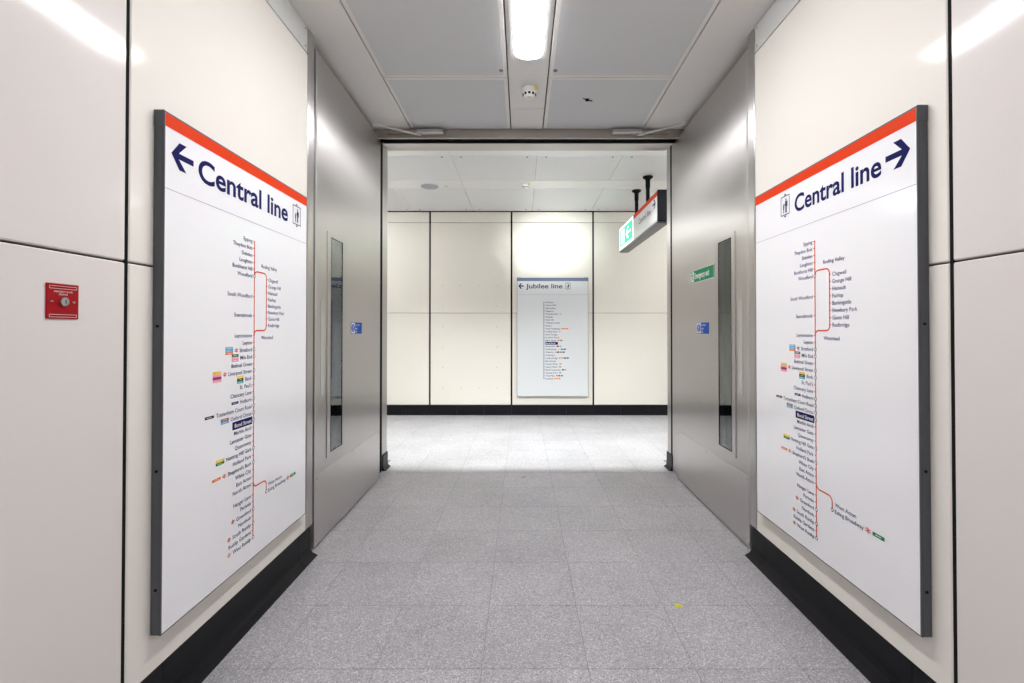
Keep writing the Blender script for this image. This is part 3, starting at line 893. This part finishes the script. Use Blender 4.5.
def jubilee_sign():
    W, H = 1.085, 1.804
    root, pn, off = sign_base('line_map_sign', (0.4665, Y_FAR, 1.193), 0, W, H,
                              'pale Jubilee line map sign with slate top stripe, beyond the doorway', 0.036, 'slate', 'panel_pale', 0.045, None)
    u0, top = -W / 2, H / 2
    bm = bmesh.new(); rect(bm, u0 + 0.006, -u0 - 0.006, top - 0.259, top - 0.255, off); print_obj('header_rule', bm, 'rule', pn)
    bm = bmesh.new(); arrow(bm, u0 + 0.024, u0 + 0.104, top - 0.125, 0.082, off, -1); print_obj('direction_arrow', bm, 'navy', pn)
    text('header_lettering', 'Jubilee line', 'navy', pn, u0 + 0.137, top - 0.160, 0.098, off, width=0.556, bold=0.0014, vcenter=False)
    bm = bmesh.new(); lift_symbol(bm, u0 + 0.775, top - 0.126, 0.082, 0.118, off); print_obj('lift_symbol', bm, 'navy', pn)
    names = ['Stanmore', 'Canons Park', 'Queensbury', 'Kingsbury', 'Wembley Park', 'Neasden', 'Dollis Hill', 'Willesden Green', 'Kilburn',
             'West Hampstead', 'Finchley Road', 'Swiss Cottage', "St. John's Wood", 'Baker Street', 'Bond Street', 'Green Park', 'Westminster',
             'Waterloo', 'Southwark', 'London Bridge', 'Bermondsey', 'Canada Water', 'Canary Wharf', 'North Greenwich', 'Canning Town', 'West Ham', 'Stratford']
    keys = {4: ['p_pink'], 9: ['nr', 'p_orange', 'p_orange'], 10: ['p_pink'], 13: ['p_orange', 'p_brown'], 15: ['textblue', 'p_blue'],
            16: ['p_yellow', 'p_green', 'textblue'], 17: ['nr', 'p_black', 'p_brown', 'textblue'], 19: ['nr', 'p_greyblue', 'p_black', 'textblue'],
            21: ['p_orange'], 22: ['p_teal'], 23: ['textblue', 'nr'], 24: ['p_teal'], 25: ['nr', 'p_green', 'p_magenta'], 26: ['nr', 'p_orange', 'nr']}
    ul = u0 + 0.408
    v0 = top - 0.372; dv = 0.0447
    bm = bmesh.new(); rect(bm, ul - 0.006, ul + 0.006, v0 - 26 * dv - 0.008, v0 + 0.008, off)
    for i in range(27): rect(bm, ul + 0.006, ul + 0.014, v0 - i * dv - 0.004, v0 - i * dv + 0.004, off)
    print_obj('route_line', bm, 'line_grey', pn)
    for i, nm in enumerate(names):
        v = v0 - i * dv
        if nm == 'Bond Street':
            bm = bmesh.new(); rect(bm, ul + 0.02, ul + 0.215, v - 0.021, v + 0.021, off); print_obj('station_highlight', bm, 'navy', pn)
        t = text('station_name', nm, 'print_white' if nm == 'Bond Street' else 'textblue', pn, ul + 0.026, v, 0.034, off + (0.0006 if nm == 'Bond Street' else 0), bold=0.0004)
        uu = max(p.co.x for p in t.data.vertices) + 0.02
        for c in keys.get(i, []):
            wd = 0.02 if c == 'nr' else 0.034
            bm = bmesh.new(); rect(bm, uu, uu + wd, v - 0.010, v + 0.010, off); print_obj('line_key', bm, c, pn)
            uu += wd + 0.008
    # bright end brackets on the top corners
    for sx in (-1, 1):
        a, b_ = sorted((sx * W / 2, sx * (W / 2 - 0.06)))
        box('bracket', a, b_, -0.03, -0.004, H / 2 + 0.0015, H / 2 + 0.016, 'alu', root)
jubilee_sign()

# ---------------------------------------------------------------- hanging illuminated sign in the cross passage
def hanging_sign():
    L, hgt, dep = 1.93, 0.325, 0.125
    Xf = 1.43
    root = empty('hanging_sign', (Xf, 6.80, 2.45), -PI / 2)      # u runs from the far end towards the viewer
    tag(root, 'long illuminated direction sign hung from the ceiling on black posts', 'sign')
    box('body', 0.0, L - 0.03, 0.003, dep, 0.0, hgt, 'alu', root, 0.004)
    box('end_plate', L - 0.03, L, -0.003, dep + 0.003, -0.002, hgt + 0.002, 'deep_black', root, 0.003)
    box('bottom_rail', 0.0, L - 0.03, -0.001, dep, -0.022, -0.001, 'lock', root, 0.003)
    fp = box('face_panel', 0.84, L - 0.031, 0.0, 0.003, 0.008, hgt - 0.004, 'panel_white', root)
    bm = bmesh.new(); rect(bm, 0.84, L - 0.031, hgt - 0.056, hgt - 0.004, 0.0006); print_obj('header_stripe', bm, 'red', fp)
    text('lettering', 'Central line', 'navy', fp, 1.12, hgt - 0.15, 0.10, 0.0006, width=0.52, bold=0.001)
    bm = bmesh.new(); arrow(bm, 1.72, 1.84, hgt - 0.115, 0.10, 0.0006, 1); print_obj('direction_arrow', bm, 'navy', fp)
    ep = box('exit_panel', 0.0, 0.838, 0.0, 0.003, 0.008, hgt - 0.004, 'white_lit', root)
    ep['label'] = 'lit green and white exit panel'
    bm = bmesh.new(); rect(bm, 0.05, 0.79, 0.05, hgt - 0.035, 0.0008); print_obj('green_field', bm, 'green_lit', ep)
    bm = bmesh.new()
    rect(bm, 0.12, 0.33, 0.07, hgt - 0.055, 0.0014); arrow(bm, 0.40, 0.70, hgt * 0.52, 0.16, 0.0014, -1)
    print_obj('exit_symbol', bm, 'white_lit', ep)
    bm = bmesh.new(); running_man(bm, 0.225, hgt * 0.51, 0.16, 0.002, 1); print_obj('running_figure', bm, 'green_lit', ep)
    for u in (6.80 - 6.04, 6.80 - 5.50):
        bm = bmesh.new()
        zt = CEIL2 - 2.45 - 0.0015
        loft(bm, [[(u + r * math.cos(2 * PI * i / 18), dep / 2 + r * math.sin(2 * PI * i / 18), z) for i in range(18)]
                  for r, z in ((0.022, hgt - 0.002), (0.022, zt - 0.135), (0.027, zt - 0.13), (0.027, zt - 0.05), (0.034, zt - 0.03), (0.058, zt - 0.014), (0.06, zt))])
        obj('post', bm, 'gap', root, smooth=True)
hanging_sign()

# ---------------------------------------------------------------- red emergency door release
def release():
    W = 0.087
    root = empty('emergency_release', (XL, 1.237, 1.376), PI / 2)
    tag(root, 'small red emergency door release plate with key switch on left wall', 'key switch')
    pl = box('plate', -W / 2, W / 2, -0.004, 0, -0.0465, 0.0465, 'red_plate', root, 0.001)
    off = 0.0044
    bm = bmesh.new()
    for v in (0.0365, -0.0385):
        t = 0.0008
        for a, b_, c, d in ((-0.037, 0.037, v + 0.003, v + 0.003 + t), (-0.037, 0.037, v - 0.003 - t, v - 0.003), (-0.037, -0.037 + t, v - 0.003, v + 0.003), (0.037 - t, 0.037, v - 0.003, v + 0.003)):
            rect(bm, a, b_, c, d, off)
    print_obj('outline', bm, 'print_white', pl)
    text('lettering', 'EMERGENCY DOOR', 'print_white', pl, 0.0, 0.0255, 0.0062, off, 'CENTER', width=0.05)
    text('lettering', 'RELEASE', 'print_white', pl, 0.0, 0.0185, 0.0062, off, 'CENTER', width=0.023)
    bm = bmesh.new(); bm_cyl(bm, (0.0, -0.004, -0.001), (0.0, -0.010, -0.001), 0.0125, 0.0118, 24); kc = obj('key_cylinder', bm, 'chrome', root, smooth=True)
    bm = bmesh.new(); bm_cyl(bm, (0.0, -0.010, -0.001), (0.0, -0.0112, -0.001), 0.0085, 0.008, 20); obj('key_barrel', bm, 'alu', kc)
    box('keyhole', -0.0012, 0.0012, -0.0116, -0.0111, -0.006, 0.004, 'gap', kc)
    for u in (-0.03, 0.029):
        bm = bmesh.new(); bm_cyl(bm, (u, -0.004, -0.001), (u, -0.0062, -0.001), 0.0038, 0.0028, 12); obj('screw', bm, 'chrome', root)
release()

# ---------------------------------------------------------------- smoke detectors
def detector(x, y, zc, label, k=1.0, front=-1):
    root = empty('smoke_detector', (x, y, zc))
    tag(root, label, 'smoke detector', 'ceiling smoke detectors')
    def lp(r, z): return [(k * r * math.cos(2 * PI * i / 28), k * r * math.sin(2 * PI * i / 28), k * z) for i in range(28)]
    bm = bmesh.new(); loft(bm, [lp(0.052, -0.0005), lp(0.052, -0.016), lp(0.049, -0.020)]); obj('base', bm, 'white_plastic', root, smooth=True)
    bm = bmesh.new(); loft(bm, [lp(0.047, -0.0205), lp(0.048, -0.03), lp(0.044, -0.034), lp(0.038, -0.05), lp(0.03, -0.058), lp(0.012, -0.06)])
    hd = obj('head', bm, 'white_plastic', root, smooth=True)
    for i in range(10):
        a = 2 * PI * (i + 0.5) / 10 
        c = Vector((math.cos(a), math.sin(a), 0)); t = Vector((-math.sin(a), math.cos(a), 0))
        bm = bmesh.new()
        P = lambda r, z, q: (c * r + t * q + Vector((0, 0, z))) * k
        pts = [P(0.0437, -0.036, -0.008), P(0.0437, -0.036, 0.008), P(0.0392, -0.0485, 0.007), P(0.0392, -0.0485, -0.007)]
        bm.faces.new([bm.verts.new(p) for p in pts])
        r = bmesh.ops.extrude_face_region(bm, geom=list(bm.faces))
        for v in r['geom']:
            if isinstance(v, bmesh.types.BMVert): v.co -= c * 0.006 * k
        obj('vent_slot', bm, 'gap', hd)
    bm = bmesh.new(); bm_cyl(bm, (0, -0.020 * k, -0.0588 * k), (0, -0.020 * k, -0.062 * k), 0.006 * k, n=10); obj('indicator', bm, 'yellow_tag', hd)
    box('tag', 0.034 * k, 0.052 * k, -0.046 * k, -0.034 * k, -0.022 * k, -0.002 * k, 'yellow_tag', root)
detector(0.052, 3.33, CEIL, 'white smoke detector in ceiling channel beyond the fluorescent light', 1.12)
detector(0.045, 5.80, CEIL2, 'white smoke detector on the cross passage ceiling beyond the doorway', 0.85)

# ---------------------------------------------------------------- ceiling loudspeaker beyond the doorway
root = empty('ceiling_speaker', (-1.17, 5.86, CEIL2))
tag(root, 'round grey loudspeaker set in the cross passage ceiling', 'loudspeaker')
def lp(r, z): return [(r * math.cos(2 * PI * i / 32), r * math.sin(2 * PI * i / 32), z) for i in range(32)]
bm = bmesh.new(); loft(bm, [lp(0.125, -0.0005), lp(0.124, -0.006), lp(0.112, -0.008)]); obj('rim', bm, 'white_plastic', root, smooth=True)
bm = bmesh.new(); loft(bm, [lp(0.111, -0.0085), lp(0.108, -0.011)]); obj('grille', bm, 'grey_mesh', root)
bm = bmesh.new(); bm_cyl(bm, (-0.96, 5.87, CEIL2 - 0.0005), (-0.96, 5.87, CEIL2 - 0.006), 0.018, 0.014, 12)
tag(obj('ceiling_stud', bm, 'alu'), 'small grey stud beside the ceiling loudspeaker', 'fixing')

# ---------------------------------------------------------------- broken black fixing on the near ceiling
bm = bmesh.new()
bm_cyl(bm, (0.49, 3.48, CEIL - 0.0015), (0.49, 3.48, CEIL - 0.012), 0.016, 0.012, 10)
bm_cyl(bm, (0.455, 3.455, CEIL - 0.004), (0.49, 3.48, CEIL - 0.008), 0.003, n=6)
bm_cyl(bm, (0.49, 3.48, CEIL - 0.008), (0.53, 3.50, CEIL - 0.003), 0.004, n=6)
tag(obj('ceiling_fixing', bm, 'gap'), 'small broken black fixing on the ceiling panel right of the light', 'fixing')

# ---------------------------------------------------------------- litter on the floor
def scrap(name, x, y, sx, sy, mat, label, cat):
    bm = bmesh.new()
    n = 7
    vs = []
    for i in range(n):
        a = 2 * PI * i / n
        r = 0.8 + 0.35 * random.random()
        vs.append(bm.verts.new((x + sx * r * math.cos(a), y + sy * r * math.sin(a), 0.0006 + 0.004 * random.random())))
    c = bm.verts.new((x, y, 0.005))
    lo = [bm.verts.new((v.co.x, v.co.y, v.co.z - 0.0005)) for v in vs]
    for i in range(n):
        j = (i + 1) % n
        bm.faces.new((vs[i], vs[j], c)); bm.faces.new((vs[j], vs[i], lo[i], lo[j]))
    bm.faces.new(lo[::-1])
    tag(obj(name, bm, mat), label, cat)
scrap('fallen_leaf', 0.735, 2.203, 0.022, 0.018, 'leaf', 'tiny yellow-green leaf lying on the grey floor tiles', 'leaf')
scrap('paper_scrap', 0.018, 4.12, 0.022, 0.018, 'scrap', 'tiny brown scrap on the floor just before the doorway', 'litter')
scrap('grit', -1.21, 4.70, 0.012, 0.012, 'grout', 'tiny dark crumb on the bright floor beyond the doorway', 'litter')
